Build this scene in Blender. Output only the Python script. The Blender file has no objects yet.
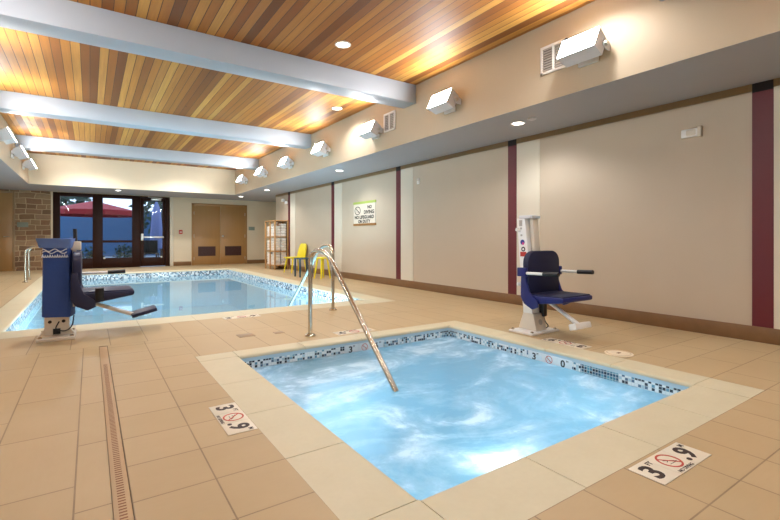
import bpy, bmesh, math, random
from mathutils import Vector, Matrix
random.seed(7)
SC = bpy.context.scene
COL = SC.collection
PI = math.pi

# ------------------------------------------------------------------ camera, world, exposure
YAW = math.radians(34.106)
cd = bpy.data.cameras.new('camera'); cam = bpy.data.objects.new('camera', cd); COL.objects.link(cam)
cam.location = (0, 0, 1.0); cam.rotation_euler = (PI/2, 0, -YAW)
cd.sensor_width = 36; cd.lens = 443/780*36; cd.shift_y = -21.5/780; cd.clip_start = .02
SC.camera = cam
SC.view_settings.view_transform = 'Standard'; SC.view_settings.look = 'None'
SC.view_settings.gamma = 1; SC.view_settings.use_curve_mapping = False
SC.view_settings.exposure = 0.72
SC.cycles.use_denoising = True
SC.cycles.max_bounces = 10; SC.cycles.diffuse_bounces = 6; SC.cycles.transparent_max_bounces = 12
SC.cycles.sample_clamp_indirect = 6
SC.cycles.caustics_reflective = False; SC.cycles.caustics_refractive = False
W = bpy.data.worlds.new('world'); SC.world = W; W.use_nodes = True
W.node_tree.nodes['Background'].inputs[0].default_value = (.62, .74, 1, 1)
W.node_tree.nodes['Background'].inputs[1].default_value = 1.5
FLOOD = 72.0      # wall floodlight lens strength
DOWN = 75.0       # watts of one soffit downlight

# ------------------------------------------------------------------ materials
def srgb(r, g, b):
    f = lambda c: (c/255/12.92 if c <= 10 else ((c/255+.055)/1.055)**2.4)
    return (f(r), f(g), f(b), 1)
def mat(name, col, rough=.5, metal=0, emit=None, estr=0, spec=.5):
    m = bpy.data.materials.new(name); m.use_nodes = True
    b = m.node_tree.nodes['Principled BSDF']
    b.inputs['Base Color'].default_value = col; b.inputs['Roughness'].default_value = rough
    b.inputs['Metallic'].default_value = metal; b.inputs['Specular IOR Level'].default_value = spec
    if emit: b.inputs['Emission Color'].default_value = emit; b.inputs['Emission Strength'].default_value = estr
    return m
class NT:
    def __init__(s, m): s.t = m.node_tree; s.n = s.t.nodes; s.l = s.t.links; s.b = s.n['Principled BSDF'] if 'Principled BSDF' in s.n else None
    def new(s, ty, **k):
        nd = s.n.new(ty)
        for a, v in k.items():
            if a.startswith('i_'): nd.inputs[a[2:].replace('_', ' ')].default_value = v
            else: setattr(nd, a, v)
        return nd
    def link(s, a, b): s.l.new(a, b)
    def coord(s): return s.new('ShaderNodeTexCoord').outputs['Object']
    def mapping(s, v, loc=(0,0,0), rot=(0,0,0), sc=(1,1,1)):
        m = s.new('ShaderNodeMapping'); m.inputs[1].default_value = loc; m.inputs[2].default_value = rot; m.inputs[3].default_value = sc
        s.link(v, m.inputs[0]); return m.outputs[0]
    def math(s, op, a, b=None):
        m = s.new('ShaderNodeMath', operation=op)
        for i, v in enumerate((a, b)):
            if v is None: continue
            if isinstance(v, (int, float)): m.inputs[i].default_value = v
            else: s.link(v, m.inputs[i])
        return m.outputs[0]
    def noise(s, v, scale, detail=3, rough=.5, dist=0):
        n = s.new('ShaderNodeTexNoise'); n.inputs['Scale'].default_value = scale; n.inputs['Detail'].default_value = detail
        n.inputs['Roughness'].default_value = rough; n.inputs['Distortion'].default_value = dist
        s.link(v, n.inputs['Vector']); return n.outputs['Fac']
    def ramp(s, f, stops, interp='LINEAR'):
        r = s.new('ShaderNodeValToRGB'); r.color_ramp.interpolation = interp; e = r.color_ramp.elements
        while len(e) < len(stops): e.new(.5)
        for i, (p, c) in enumerate(stops): e[i].position = p; e[i].color = c
        s.link(f, r.inputs[0]); return r.outputs[0]
    def mix(s, f, a, b, blend='MIX'):
        m = s.new('ShaderNodeMix', data_type='RGBA', blend_type=blend)
        for i, v in ((0, f), (6, a), (7, b)):
            if isinstance(v, (int, float, tuple)): m.inputs[i].default_value = v
            else: s.link(v, m.inputs[i])
        return m.outputs[2]
    def bump(s, h, strength=.3, dist=.01):
        b = s.new('ShaderNodeBump'); b.inputs['Strength'].default_value = strength; b.inputs['Distance'].default_value = dist
        s.link(h, b.inputs['Height']); s.link(b.outputs[0], s.b.inputs['Normal'])

def paint(name, col, rough=.6, amt=.06):
    m = mat(name, col, rough); t = NT(m); v = t.coord()
    n = t.noise(v, 3, 4)
    c2 = tuple(x*(1-amt) for x in col[:3]) + (1,)
    t.link(t.mix(n, c2, col), t.b.inputs['Base Color'])
    t.bump(t.noise(v, 160, 2), .08, .002)
    return m

def tile_mat(name, w, row, ox, oy, rot=0, offset=0.0, c1=srgb(175,152,114), c2=srgb(182,159,122), mort=srgb(98,74,50)):
    m = mat(name, c1, .5, spec=.35); t = NT(m); v = t.coord()
    v2 = t.mapping(v, (-ox, -oy, 0))
    if rot: v2 = t.mapping(v2, (0,0,0), (0,0,PI/2))
    b = t.new('ShaderNodeTexBrick', offset=offset, offset_frequency=2, squash=1)
    b.inputs['Color1'].default_value = c1; b.inputs['Color2'].default_value = c2; b.inputs['Mortar'].default_value = mort
    b.inputs['Scale'].default_value = 1; b.inputs['Mortar Size'].default_value = .0036; b.inputs['Mortar Smooth'].default_value = .2
    b.inputs['Bias'].default_value = 0; b.inputs['Brick Width'].default_value = w; b.inputs['Row Height'].default_value = row
    t.link(v2, b.inputs['Vector'])
    g = t.noise(t.mapping(v, sc=(60, 9, 1) if rot else (9, 60, 1)), 1, 4, .6)
    h = t.noise(v, 2.2, 5, .6)
    col = t.mix(t.math('MULTIPLY', g, .35), b.outputs['Color'], srgb(162,136,98))
    col = t.mix(t.math('MULTIPLY', h, .55), col, srgb(195,172,134))
    t.link(col, t.b.inputs['Base Color'])
    t.bump(t.math('SUBTRACT', t.math('MULTIPLY', g, .12), b.outputs['Fac']), .35, .002)
    return m

def mosaic_mat(name, cell, stops, grout=(.62,.66,.68,1)):
    m = mat(name, (1,1,1,1), .18); t = NT(m); v = t.coord()
    s = t.new('ShaderNodeSeparateXYZ'); t.link(v, s.inputs[0])
    u = t.math('DIVIDE', t.math('ADD', s.outputs[0], s.outputs[1]), cell); w = t.math('DIVIDE', s.outputs[2], cell)
    c = t.new('ShaderNodeCombineXYZ'); t.link(t.math('FLOOR', u), c.inputs[0]); t.link(t.math('FLOOR', w), c.inputs[1])
    wn = t.new('ShaderNodeTexWhiteNoise', noise_dimensions='2D'); t.link(c.outputs[0], wn.inputs['Vector'])
    col = t.ramp(wn.outputs['Value'], stops, 'CONSTANT')
    fu = t.math('GREATER_THAN', t.math('ABSOLUTE', t.math('SUBTRACT', t.math('FRACT', u), .5)), .43)
    fw = t.math('GREATER_THAN', t.math('ABSOLUTE', t.math('SUBTRACT', t.math('FRACT', w), .5)), .43)
    t.link(t.mix(t.math('MAXIMUM', fu, fw), col, grout), t.b.inputs['Base Color'])
    return m

def wood_ceiling():
    m = mat('cedar_boards', (.4,.2,.07,1), .6, spec=.3); t = NT(m); v = t.coord()
    vr = t.mapping(t.mapping(v, (0,-1.71,0)), (0,0,0), (0,0,PI/2))
    b = t.new('ShaderNodeTexBrick', offset=0, offset_frequency=2, squash=1)
    b.inputs['Color1'].default_value = (0,0,0,1); b.inputs['Color2'].default_value = (1,1,1,1); b.inputs['Mortar'].default_value = (.5,.5,.5,1)
    b.inputs['Scale'].default_value = 1; b.inputs['Mortar Size'].default_value = .005; b.inputs['Mortar Smooth'].default_value = .3
    b.inputs['Brick Width'].default_value = 3.86; b.inputs['Row Height'].default_value = .1
    t.link(vr, b.inputs['Vector'])
    sep = t.new('ShaderNodeSeparateColor'); t.link(b.outputs['Color'], sep.inputs[0])
    base = t.ramp(sep.outputs[0], [(0, srgb(104,58,20)), (.2, srgb(136,80,28)), (.4, srgb(164,104,38)), (.6, srgb(176,116,46)), (.8, srgb(202,150,72)), (1, srgb(150,86,30))])
    off = t.new('ShaderNodeCombineXYZ'); t.link(t.math('MULTIPLY', sep.outputs[0], 9), off.inputs[2])
    add = t.new('ShaderNodeVectorMath', operation='ADD'); t.link(t.mapping(v, sc=(26, 1.1, 1)), add.inputs[0]); t.link(off.outputs[0], add.inputs[1])
    g = t.noise(add.outputs[0], 1, 5, .6, .6)
    col = t.mix(t.ramp(g, [(.35, (0,0,0,1)), (.7, (1,1,1,1))]), t.mix(.35, base, (.16,.07,.02,1)), base)
    kn = t.new('ShaderNodeTexVoronoi'); kn.inputs['Scale'].default_value = 1; t.link(t.mapping(v, sc=(2.6, 1.3, 1)), kn.inputs['Vector'])
    col = t.mix(t.math('LESS_THAN', kn.outputs['Distance'], .03), col, (.07,.03,.01,1))
    col = t.mix(b.outputs['Fac'], col, (.09,.04,.015,1))
    t.link(col, t.b.inputs['Base Color'])
    t.bump(t.math('SUBTRACT', t.math('MULTIPLY', g, .08), b.outputs['Fac']), .4, .004)
    return m

def stone_mat():
    m = mat('fieldstone', (.3,.2,.13,1), .85); t = NT(m); v = t.coord()
    rot = t.mapping(v, rot=(PI/2, 0, 0))
    s = t.new('ShaderNodeSeparateXYZ'); t.link(v, s.inputs[0]); c = t.new('ShaderNodeCombineXYZ')
    wob = t.noise(v, 3.2, 2)
    t.link(t.math('ADD', s.outputs[0], t.math('MULTIPLY', wob, .12)), c.inputs[0]); t.link(t.math('ADD', s.outputs[2], t.math('MULTIPLY', t.noise(v, 2.1, 1), .10)), c.inputs[1])
    b = t.new('ShaderNodeTexBrick', offset=.42, offset_frequency=2, squash=.62, squash_frequency=3)
    b.inputs['Color1'].default_value = (0,0,0,1); b.inputs['Color2'].default_value = (1,1,1,1); b.inputs['Mortar'].default_value = (.5,.5,.5,1)
    b.inputs['Scale'].default_value = 1; b.inputs['Mortar Size'].default_value = .013; b.inputs['Mortar Smooth'].default_value = .35
    b.inputs['Brick Width'].default_value = .40; b.inputs['Row Height'].default_value = .165
    t.link(c.outputs[0], b.inputs['Vector'])
    sep = t.new('ShaderNodeSeparateColor'); t.link(b.outputs['Color'], sep.inputs[0])
    col = t.ramp(sep.outputs[0], [(0, srgb(112,84,60)), (.3, srgb(146,114,84)), (.6, srgb(168,140,106)), (.85, srgb(134,94,68)), (1, srgb(186,162,128))])
    n = t.noise(v, 14, 5, .65)
    col = t.mix(t.math('MULTIPLY', n, .5), col, srgb(100,72,52))
    t.link(t.mix(b.outputs['Fac'], col, srgb(182,158,124)), t.b.inputs['Base Color'])
    t.bump(t.math('SUBTRACT', t.math('MULTIPLY', n, .6), b.outputs['Fac']), .8, .02)
    return m

def water_mat(name, tint, foam, rip_scale, rip_str, body, body_col):
    m = bpy.data.materials.new(name); m.use_nodes = True; t = NT(m)
    t.n.remove(t.n['Principled BSDF']); out = t.n['Material Output']
    v = t.coord()
    nb = t.new('ShaderNodeBump'); nb.inputs['Strength'].default_value = rip_str; nb.inputs['Distance'].default_value = .02
    t.link(t.noise(v, rip_scale, 3, .5, .4), nb.inputs['Height'])
    tr = t.new('ShaderNodeBsdfTransparent'); tr.inputs[0].default_value = tint
    gl = t.new('ShaderNodeBsdfGlossy'); gl.inputs['Roughness'].default_value = .02 if not foam else .28
    t.link(nb.outputs[0], gl.inputs['Normal'])
    df = t.new('ShaderNodeBsdfDiffuse'); df.inputs[0].default_value = body_col
    mx = t.new('ShaderNodeMixShader'); t.link(tr.outputs[0], mx.inputs[1]); t.link(df.outputs[0], mx.inputs[2])
    if foam:
        a = t.noise(t.mapping(v, sc=(1, 1.5, 1), rot=(0,0,.5)), 1.15, 5, .6, 1.6)
        b = t.noise(v, 6, 6, .7, .5)
        f = t.ramp(t.math('ADD', t.math('MULTIPLY', a, .72), t.math('MULTIPLY', b, .28)), [(.44, (0,0,0,1)), (.53, (.35,.35,.35,1)), (.61, (1,1,1,1))])
        dist = t.new('ShaderNodeVectorMath', operation='DISTANCE'); t.link(v, dist.inputs[0]); dist.inputs[1].default_value = (1.43, 1.88, -.125)
        jet = t.math('MULTIPLY', t.ramp(dist.outputs['Value'], [(.03, (1,1,1,1)), (.20, (0,0,0,1))]), t.noise(v, 16, 5, .7, 1.5))
        f = t.math('MINIMUM', t.math('ADD', f, jet), 1.0)
        fc = t.mix(f, body_col, (.80,.90,.95,1)); t.link(fc, df.inputs[0])
        tl = t.new('ShaderNodeBsdfTranslucent'); t.link(fc, tl.inputs[0])
        dm = t.new('ShaderNodeMixShader'); dm.inputs[0].default_value = .45; t.link(df.outputs[0], dm.inputs[1]); t.link(tl.outputs[0], dm.inputs[2]); t.link(dm.outputs[0], mx.inputs[2])
        t.link(t.math('ADD', t.math('MULTIPLY', f, foam), body), mx.inputs[0])
    else: mx.inputs[0].default_value = body
    fr = t.new('ShaderNodeFresnel'); fr.inputs[0].default_value = 1.33; t.link(nb.outputs[0], fr.inputs['Normal'])
    m2 = t.new('ShaderNodeMixShader'); t.link(fr.outputs[0], m2.inputs[0]); t.link(mx.outputs[0], m2.inputs[1]); t.link(gl.outputs[0], m2.inputs[2])
    t.link(m2.outputs[0], out.inputs[0])
    return m

def glass_mat():
    m = bpy.data.materials.new('door_glass'); m.use_nodes = True; t = NT(m)
    t.n.remove(t.n['Principled BSDF'])
    tr = t.new('ShaderNodeBsdfTransparent'); tr.inputs[0].default_value = (.86,.92,.95,1)
    gl = t.new('ShaderNodeBsdfGlossy'); gl.inputs['Roughness'].default_value = .01
    fr = t.new('ShaderNodeFresnel'); fr.inputs[0].default_value = 1.45
    mx = t.new('ShaderNodeMixShader'); t.link(fr.outputs[0], mx.inputs[0]); t.link(tr.outputs[0], mx.inputs[1]); t.link(gl.outputs[0], mx.inputs[2])
    t.link(mx.outputs[0], t.n['Material Output'].inputs[0]); return m

def grain(name, c1, c2, sc=(30, 30, 1.5), rough=.4):
    m = mat(name, c1, rough); t = NT(m); v = t.coord()
    g = t.noise(t.mapping(v, sc=sc), 1, 4, .6, .5); t.link(t.mix(g, c1, c2), t.b.inputs['Base Color']); return m

M = {
 'panel': paint('beige_panel_paint', srgb(190,175,154)),
 'strip': paint('cream_paint', srgb(212,203,184)),
 'bulk': paint('warm_bulkhead_paint', srgb(184,167,141)),
 'back': paint('cream_wall_paint', srgb(212,196,168)),
 'soffit': paint('grey_soffit_paint', srgb(168,169,175)),
 'beam': paint('pale_grey_beam_paint', srgb(160,167,175), .5),
 'maroon': paint('maroon_paint', srgb(96,17,29), .45, .12),
 'maroon_shade': mat('black_soffit_shade', (.012,.006,.008,1), .6),  # soffit shade as black colour on the maroon strips
 'shade_and_fittings': grain('brown_shade_and_fittings', srgb(134,108,74), srgb(150,122,86)),  # soffit shade band as colour; also a door frame and deck drains
 'base': grain('brown_base_tile', srgb(108,78,48), srgb(128,94,60), (8,8,8), .4),
 'wood': wood_ceiling(), 'stone': stone_mat(),
 'coping': None,
 'plaster': mat('pale_blue_plaster', srgb(176,216,232), .6),
 'band': mat('pale_blue_tile_band', srgb(176,198,210), .3),
 'white': mat('white_enamel', srgb(232,230,226), .35), 'offwhite': mat('cream_enamel', srgb(214,204,188), .4),
 'fixture': mat('silver_grey_metal', srgb(206,206,208), .4),
 'lens': mat('lit_floodlight_lens', (1,1,1,1), .4, emit=(.97,.985,1,1), estr=FLOOD),
 'disc': mat('lit_downlight_lens', (1,1,1,1), .4, emit=(1,.93,.82,1), estr=9),
 'under': mat('lit_underwater_lens', (1,1,1,1), .4, emit=(.85,.95,1,1), estr=30),
 'steel': mat('brushed_stainless', srgb(196,186,170), .22, 1), 'chrome': mat('satin_nickel', srgb(200,195,186), .3, 1),
 'navy': mat('navy_vinyl', srgb(24,28,64), .45), 'blue': mat('royal_blue_plastic', srgb(18,28,96), .4),
 'black': mat('black_rubber', srgb(14,14,18), .5), 'darkseat': mat('blackish_vinyl', srgb(11,15,54), .6),
 'cover': None, 'coverlogo': mat('white_print', srgb(220,228,240), .6),
 'yellow': mat('yellow_plastic', srgb(226,206,28), .4), 'teal': mat('dark_teal_metal', srgb(48,76,92), .45),
 'rackwood': grain('honey_rack_wood', srgb(178,132,80), srgb(196,150,96)), 'towel': None,
 'doorwood': grain('tan_door_veneer', srgb(148,110,62), srgb(160,120,72), (24,24,1.2), .4),
 'mahogany': grain('dark_mahogany', srgb(34,15,9), srgb(50,24,13), (30,30,1.5), .45),
 'louver': mat('dark_brown_louver', srgb(58,26,18), .5), 'plate': mat('grey_green_plate', srgb(128,136,122), .5),
 'red': mat('red_enamel', srgb(178,42,34), .4), 'redink': mat('red_print', srgb(190,74,56), .6),
 'ink': mat('dark_brown_print', srgb(46,28,24), .6), 'blackink': mat('black_print', srgb(24,24,26), .6),
 'markertile': mat('glazed_marker_tile', srgb(222,212,192), .3), 'whitetile': mat('white_marker_tile', srgb(214,222,226), .3),
 'drain': mat('tan_drain_grate', srgb(178,148,110), .5), 'slot': mat('drain_slot', srgb(128,84,58), .8),
 'lid': mat('cream_plastic_lid', srgb(226,208,178), .5), 'green': mat('lime_strip', srgb(160,180,84), .5), 'orange': mat('ochre_strip', srgb(150,104,50), .5),
 'glass': glass_mat(), 'umb': mat('red_canvas', srgb(150,24,30), .8), 'bluewall': paint('dusk_blue_siding', srgb(56,92,126)),
 'leaf': mat('dark_foliage', srgb(60,78,62), .8), 'bark': mat('bark', srgb(60,46,38), .9), 'patio': paint('patio_concrete', srgb(140,146,152), .9),
 'lav': mat('lavender_canvas', srgb(112,122,166), .8), 'grille': mat('grey_vent_slats', srgb(172,166,158), .5), 'ventgap': mat('vent_shadow', srgb(70,64,60), .8),
 'dot_blue': mat('blue_sticker', srgb(40,50,140), .5), 'dot_pink': mat('magenta_sticker', srgb(200,60,130), .5),
}
M['mahogany'].node_tree.nodes['Principled BSDF'].inputs['Specular IOR Level'].default_value = .15
def coping_mat():
    m = mat('cream_cast_stone', srgb(226,208,172), .55); t = NT(m); v = t.coord()
    n = t.noise(v, 5, 6, .65); n2 = t.noise(t.mapping(v, sc=(3, 3, 3)), 14, 4)
    c = t.mix(n, srgb(196,186,154), srgb(210,202,174)); c = t.mix(t.math('MULTIPLY', n2, .3), c, srgb(184,170,140))
    t.link(c, t.b.inputs['Base Color']); t.bump(n2, .1, .002); return m
M['coping'] = coping_mat()
def cloth(name, c, sc=26, st=.4):
    m = mat(name, c, .75); t = NT(m); v = t.coord(); t.bump(t.noise(v, sc, 4, .6), st, .01); return m
M['cover'] = cloth('blue_vinyl_cover', srgb(46,78,152), 12, .5); M['towel'] = cloth('white_terry', srgb(226,218,208), 60, .8)
M['covercap'] = cloth('paler_blue_cap', srgb(92,120,182), 12, .4)
dk, wh = srgb(28,34,48), srgb(226,230,230)
M['mosaic'] = mosaic_mat('glass_mosaic', .0245, [(0, wh), (.42, srgb(170,196,206)), (.55, dk), (.78, srgb(70,96,122)), (.86, srgb(92,140,160)), (.93, dk)])
M['poolmosaic'] = mosaic_mat('pool_mosaic', .034, [(0, wh), (.38, srgb(160,190,204)), (.55, srgb(52,66,88)), (.75, srgb(96,130,156)), (.9, srgb(34,44,64))])
M['skimmosaic'] = mosaic_mat('teal_mosaic', .0245, [(0, srgb(60,120,140)), (.3, srgb(40,80,104)), (.6, srgb(90,150,168)), (.85, dk)])

# ------------------------------------------------------------------ mesh helpers
class MB:
    def __init__(s): s.bm = bmesh.new(); s.mi = 0
    def _new(s, n0):
        s.bm.faces.ensure_lookup_table()
        for f in s.bm.faces[n0:]: f.material_index = s.mi
    def box(s, a, b, bev=0, rot=None, seg=2):
        n0 = len(s.bm.faces)
        c = Vector([(x+y)/2 for x, y in zip(a, b)]); d = [abs(y-x) for x, y in zip(a, b)]
        t = bmesh.new(); bmesh.ops.create_cube(t, size=1)
        bmesh.ops.scale(t, vec=d, verts=t.verts)
        if bev: bmesh.ops.bevel(t, geom=t.edges[:], offset=min(bev, min(d)*.49), segments=seg, profile=.5, affect='EDGES')
        if rot: bmesh.ops.transform(t, matrix=rot.to_4x4(), verts=t.verts)
        bmesh.ops.translate(t, vec=c, verts=t.verts); s.add(t); return s
    def add(s, t, mtx=None):
        n0 = len(s.bm.faces)
        me = bpy.data.meshes.new('tmp'); t.to_mesh(me); t.free()
        if mtx: me.transform(mtx)
        s.bm.from_mesh(me); bpy.data.meshes.remove(me); s._new(n0); return s
    def tube(s, pts, r, seg=12, cap=True, sx=None):
        n0 = len(s.bm.faces); pts = [Vector(p) for p in pts]; rings = []; up = None
        for i, p in enumerate(pts):
            d = (pts[min(i+1, len(pts)-1)] - pts[max(i-1, 0)]).normalized()
            if up is None: up = Vector((0,0,1)) if abs(d.z) < .9 else Vector((1,0,0))
            u = (up - d*up.dot(d)).normalized(); w = d.cross(u); up = u
            rr = r[i] if isinstance(r, (list, tuple)) else r
            rings.append([s.bm.verts.new(p + (u*math.cos(a)+w*math.sin(a))*rr) for a in [2*PI*k/seg for k in range(seg)]])
        for q, t in zip(rings, rings[1:]):
            for k in range(seg): s.bm.faces.new((q[k], q[(k+1) % seg], t[(k+1) % seg], t[k]))
        if cap: s.bm.faces.new(rings[0][::-1]); s.bm.faces.new(rings[-1])
        s._new(n0); return s
    def lathe(s, prof, c=(0,0,0), seg=24, axis='z'):
        n0 = len(s.bm.faces); rings = []; c = Vector(c)
        for r, z in prof:
            ring = []
            for k in range(seg):
                a = 2*PI*k/seg; x, y = r*math.cos(a), r*math.sin(a)
                p = {'z': (x, y, z), 'x': (z, x, y), 'y': (x, z, y)}[axis]; ring.append(s.bm.verts.new(c+Vector(p)))
            rings.append(ring)
        for q, t in zip(rings, rings[1:]):
            for k in range(seg): s.bm.faces.new((q[k], q[(k+1) % seg], t[(k+1) % seg], t[k]))
        s.bm.faces.new(rings[0][::-1]); s.bm.faces.new(rings[-1]); s._new(n0); return s
    def prism(s, poly, a0, a1, axis='z', bev=0):
        t = bmesh.new()
        def P(u, v, w): return {'z': (u, v, w), 'y': (u, w, v), 'x': (w, u, v)}[axis]
        A = [t.verts.new(P(u, v, a0)) for u, v in poly]; B = [t.verts.new(P(u, v, a1)) for u, v in poly]; n = len(poly)
        t.faces.new(A[::-1]); t.faces.new(B)
        for k in range(n): t.faces.new((A[k], A[(k+1) % n], B[(k+1) % n], B[k]))
        bmesh.ops.recalc_face_normals(t, faces=t.faces[:])
        if bev: bmesh.ops.bevel(t, geom=t.edges[:], offset=bev, segments=2, profile=.5, affect='EDGES')
        return s.add(t)
    def quad(s, *vs):
        n0 = len(s.bm.faces); s.bm.faces.new([s.bm.verts.new(v) for v in vs]); s._new(n0); return s
    def xf(s, m): bmesh.ops.transform(s.bm, matrix=m, verts=s.bm.verts); return s
    def build(s, name, mats, parent=None, smooth=True, angle=35):
        bmesh.ops.recalc_face_normals(s.bm, faces=s.bm.faces[:])
        me = bpy.data.meshes.new(name); s.bm.to_mesh(me); s.bm.free()
        for m in (mats if isinstance(mats, (list, tuple)) else [mats]): me.materials.append(m)
        if smooth:
            me.shade_smooth(); me.set_sharp_from_angle(angle=math.radians(angle))
        o = bpy.data.objects.new(name, me); COL.objects.link(o)
        if parent: o.parent = parent
        return o
def tag(o, label, cat, group=None, kind=None):
    if label: o['label'] = label
    if cat: o['category'] = cat
    if group: o['group'] = group
    if kind: o['kind'] = kind
    return o
def thing(name, label, cat, loc=(0,0,0), rz=0, group=None):
    o = bpy.data.objects.new(name, None); COL.objects.link(o); o.empty_display_size = .1
    o.location = loc; o.rotation_euler = (0,0,rz); return tag(o, label, cat, group)
def struct(o): o['kind'] = 'structure'; return o
def sbox(name, a, b, m, bev=0): return struct(MB().box(a, b, bev).build(name, m))
def dup(root, loc=None, rz=None, label=None, group=None):
    r = root.copy(); COL.objects.link(r)
    if loc is not None: r.location = loc
    if rz is not None: r.rotation_euler = (0,0,rz)
    if label: r['label'] = label
    if group: r['group'] = group
    for ch in [c for c in root.children]:
        c = ch.copy(); COL.objects.link(c); c.parent = r
        for g in [k for k in ch.children]:
            d = g.copy(); COL.objects.link(d); d.parent = c
    return r
_DG = {}
def text_bm(body, size, depth=.0006, bold=0, align='CENTER'):
    cu = bpy.data.curves.new('t', 'FONT'); cu.body = body; cu.size = size; cu.extrude = depth; cu.align_x = align; cu.align_y = 'CENTER'; cu.offset = bold; cu.resolution_u = 3
    o = bpy.data.objects.new('t', cu); COL.objects.link(o)
    dg = bpy.context.evaluated_depsgraph_get(); dg.update()
    me = bpy.data.meshes.new_from_object(o.evaluated_get(dg))
    b = bmesh.new(); b.from_mesh(me); bpy.data.meshes.remove(me); bpy.data.objects.remove(o); bpy.data.curves.remove(cu)
    return b
def ring_bm(r0, r1, seg=28, depth=.0006):
    b = bmesh.new(); L = []
    for r in (r0, r1):
        for z in (-depth, depth): L.append([b.verts.new((r*math.cos(2*PI*k/seg), r*math.sin(2*PI*k/seg), z)) for k in range(seg)])
    for q, t in ((0,1), (1,3), (3,2), (2,0)):
        for k in range(seg): b.faces.new((L[q][k], L[q][(k+1) % seg], L[t][(k+1) % seg], L[t][k]))
    return b
T = Matrix.Translation
def R(a, ax): return Matrix.Rotation(a, 4, ax)

# ------------------------------------------------------------------ room dimensions
XR, XL, YB, YF = 5.35, -2.6, 17.8, -4.0
ZS, ZC = 2.505, 3.355            # soffit, timber ceiling
TX0, TX1, TY1 = -1.40, 4.14, 15.65   # raised tray
SP = (.735, 3.685, 1.03, 4.03); SI = (1.045, 3.425, 1.345, 3.84)     # spa coping outer / inner
PO = (-1.06, 4.06, 5.82, 15.42); PI_ = (-.78, 3.76, 6.28, 15.0)      # pool coping outer / inner

# floor: one mesh, one tile layout per paved field
fl = MB(); fm = []
def field(x0, x1, y0, y1, m):
    fm.append(m); fl.mi = len(fm)-1; fl.box((x0, y0, -.08), (x1, y1, 0))
A = tile_mat('floor_tile_left', .635, .314, -.05, 2.19, 1, .5)
fl_a = [(XL, -.053, YF, 4.9, A), (-.053, .068, YF, 4.9, tile_mat('floor_tile_cut', .632, .5, -.05, 1.975, 1)),
 (.133, .735, YF, 4.9, tile_mat('floor_tile_spa_side', .302, .318, .133, 1.615)),
 (.735, XR, YF, 1.03, tile_mat('floor_tile_front', .30, .325, 1.625, .705)),
 (3.685, XR, 1.03, 4.03, tile_mat('floor_tile_right', .62, .31, 3.655, 1.03, 0, .5)),
 (.735, XR, 4.03, 4.9, tile_mat('floor_tile_between', .308, .92, .16, 4.9)),
 (XL, XR, 4.9, 5.82, tile_mat('floor_tile_between_pools', .308, .92, .16, 4.9)),
 (XL, -1.06, 5.82, 15.42, tile_mat('floor_tile_far_left', .308, .62, .16, 5.82)),
 (4.06, XR, 5.82, 15.42, tile_mat('floor_tile_far_right', .308, .62, .16, 5.82)),
 (XL, 6.5, 15.42, YB, tile_mat('floor_tile_back', .308, .62, .16, 5.82)),
 (XR, 6.5, 14.96, 15.42, A)]
for f in fl_a: field(*f)
fl.mi = 0; fl.box((.068, YF, -.08), (.133, 4.9, -.03))
struct(fl.build('floor', fm, smooth=False))

# walls
wr = MB()
maroons = [(y, y+.164) for y in (-1.6, 1.431, 4.473, 7.49, 10.51, 13.63)]
wr.mi = 0; wr.box((XR, YF-.2, -.1), (XR+.2, 14.96, 3.6))
struct(wr.build('wall_right', M['panel'], smooth=False))
wb = MB(); wb.mi = 0
FX0, FX1, FZ = -.985, 2.40, 2.495      # glass doors opening
DX0, DX1, DZ = 3.18, 5.12, 2.27        # timber doors
wb.box((FX1, YB, -.1), (6.7, YB+.25, 3.6)); wb.box((FX0, YB, FZ), (FX1, YB+.25, 3.6))
wb.mi = 1; wb.box((XL-.2, YB, -.1), (FX0-.05, YB+.25, 3.6)); wb.mi = 0; wb.box((FX0-.05, YB, -.1), (FX0, YB+.25, 3.6))
struct(wb.build('wall_back', [M['back'], M['stone']], smooth=False))
sbox('wall_left', (XL-.2, YF-.2, -.1), (XL, YB, 3.6), M['panel'])
sbox('wall_front', (XL, YF-.2, -.1), (XR, YF, 3.6), M['panel'])
wa = MB().box((XR+.2, 14.76, -.1), (6.7, 14.96, 3.6)).box((6.5, 14.96, -.1), (6.7, YB, 3.6))
struct(wa.build('wall_alcove', M['back'], smooth=False))

# ceiling: timber deck; bulkheads and soffits around it
sbox('ceiling', (TX0-.05, YF-.2, ZC), (TX1+.05, TY1+.05, ZC+.1), M['wood'])
sf = MB()
sf.mi = 0
sf.box((TX1+.001, YF, ZS), (XR, TY1, ZS+.02)); sf.box((XL, YF, ZS), (TX0-.001, TY1, ZS+.02)); sf.box((XL, TY1+.001, ZS), (6.5, YB, ZS+.02)); sf.box((XR, 14.96, ZS), (6.5, TY1+.001, ZS+.02))
sf.mi = 1
sf.box((TX1, YF, ZS+.001), (TX1+.12, TY1, ZC)); sf.box((TX0-.12, YF, ZS+.001), (TX0, TY1, ZC))
sf.mi = 2; sf.box((TX0-.12, TY1, ZS+.001), (TX1+.12, TY1+.12, ZC))
struct(sf.build('soffit', [M['soffit'], M['bulk'], M['back']], smooth=False))
sbox('roof_slab', (XL-.2, YF-.2, 3.6), (6.7, YB+.25, 3.7), M['soffit'])
# beams
for i, y in enumerate((1.55, 5.40, 9.28, 13.05, -2.3)):
    struct(MB().box((TX0, y, ZC-.285), (TX1, y+.33, ZC-.0005), .006).build('beam_%d' % (i+1), M['beam']))
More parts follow.
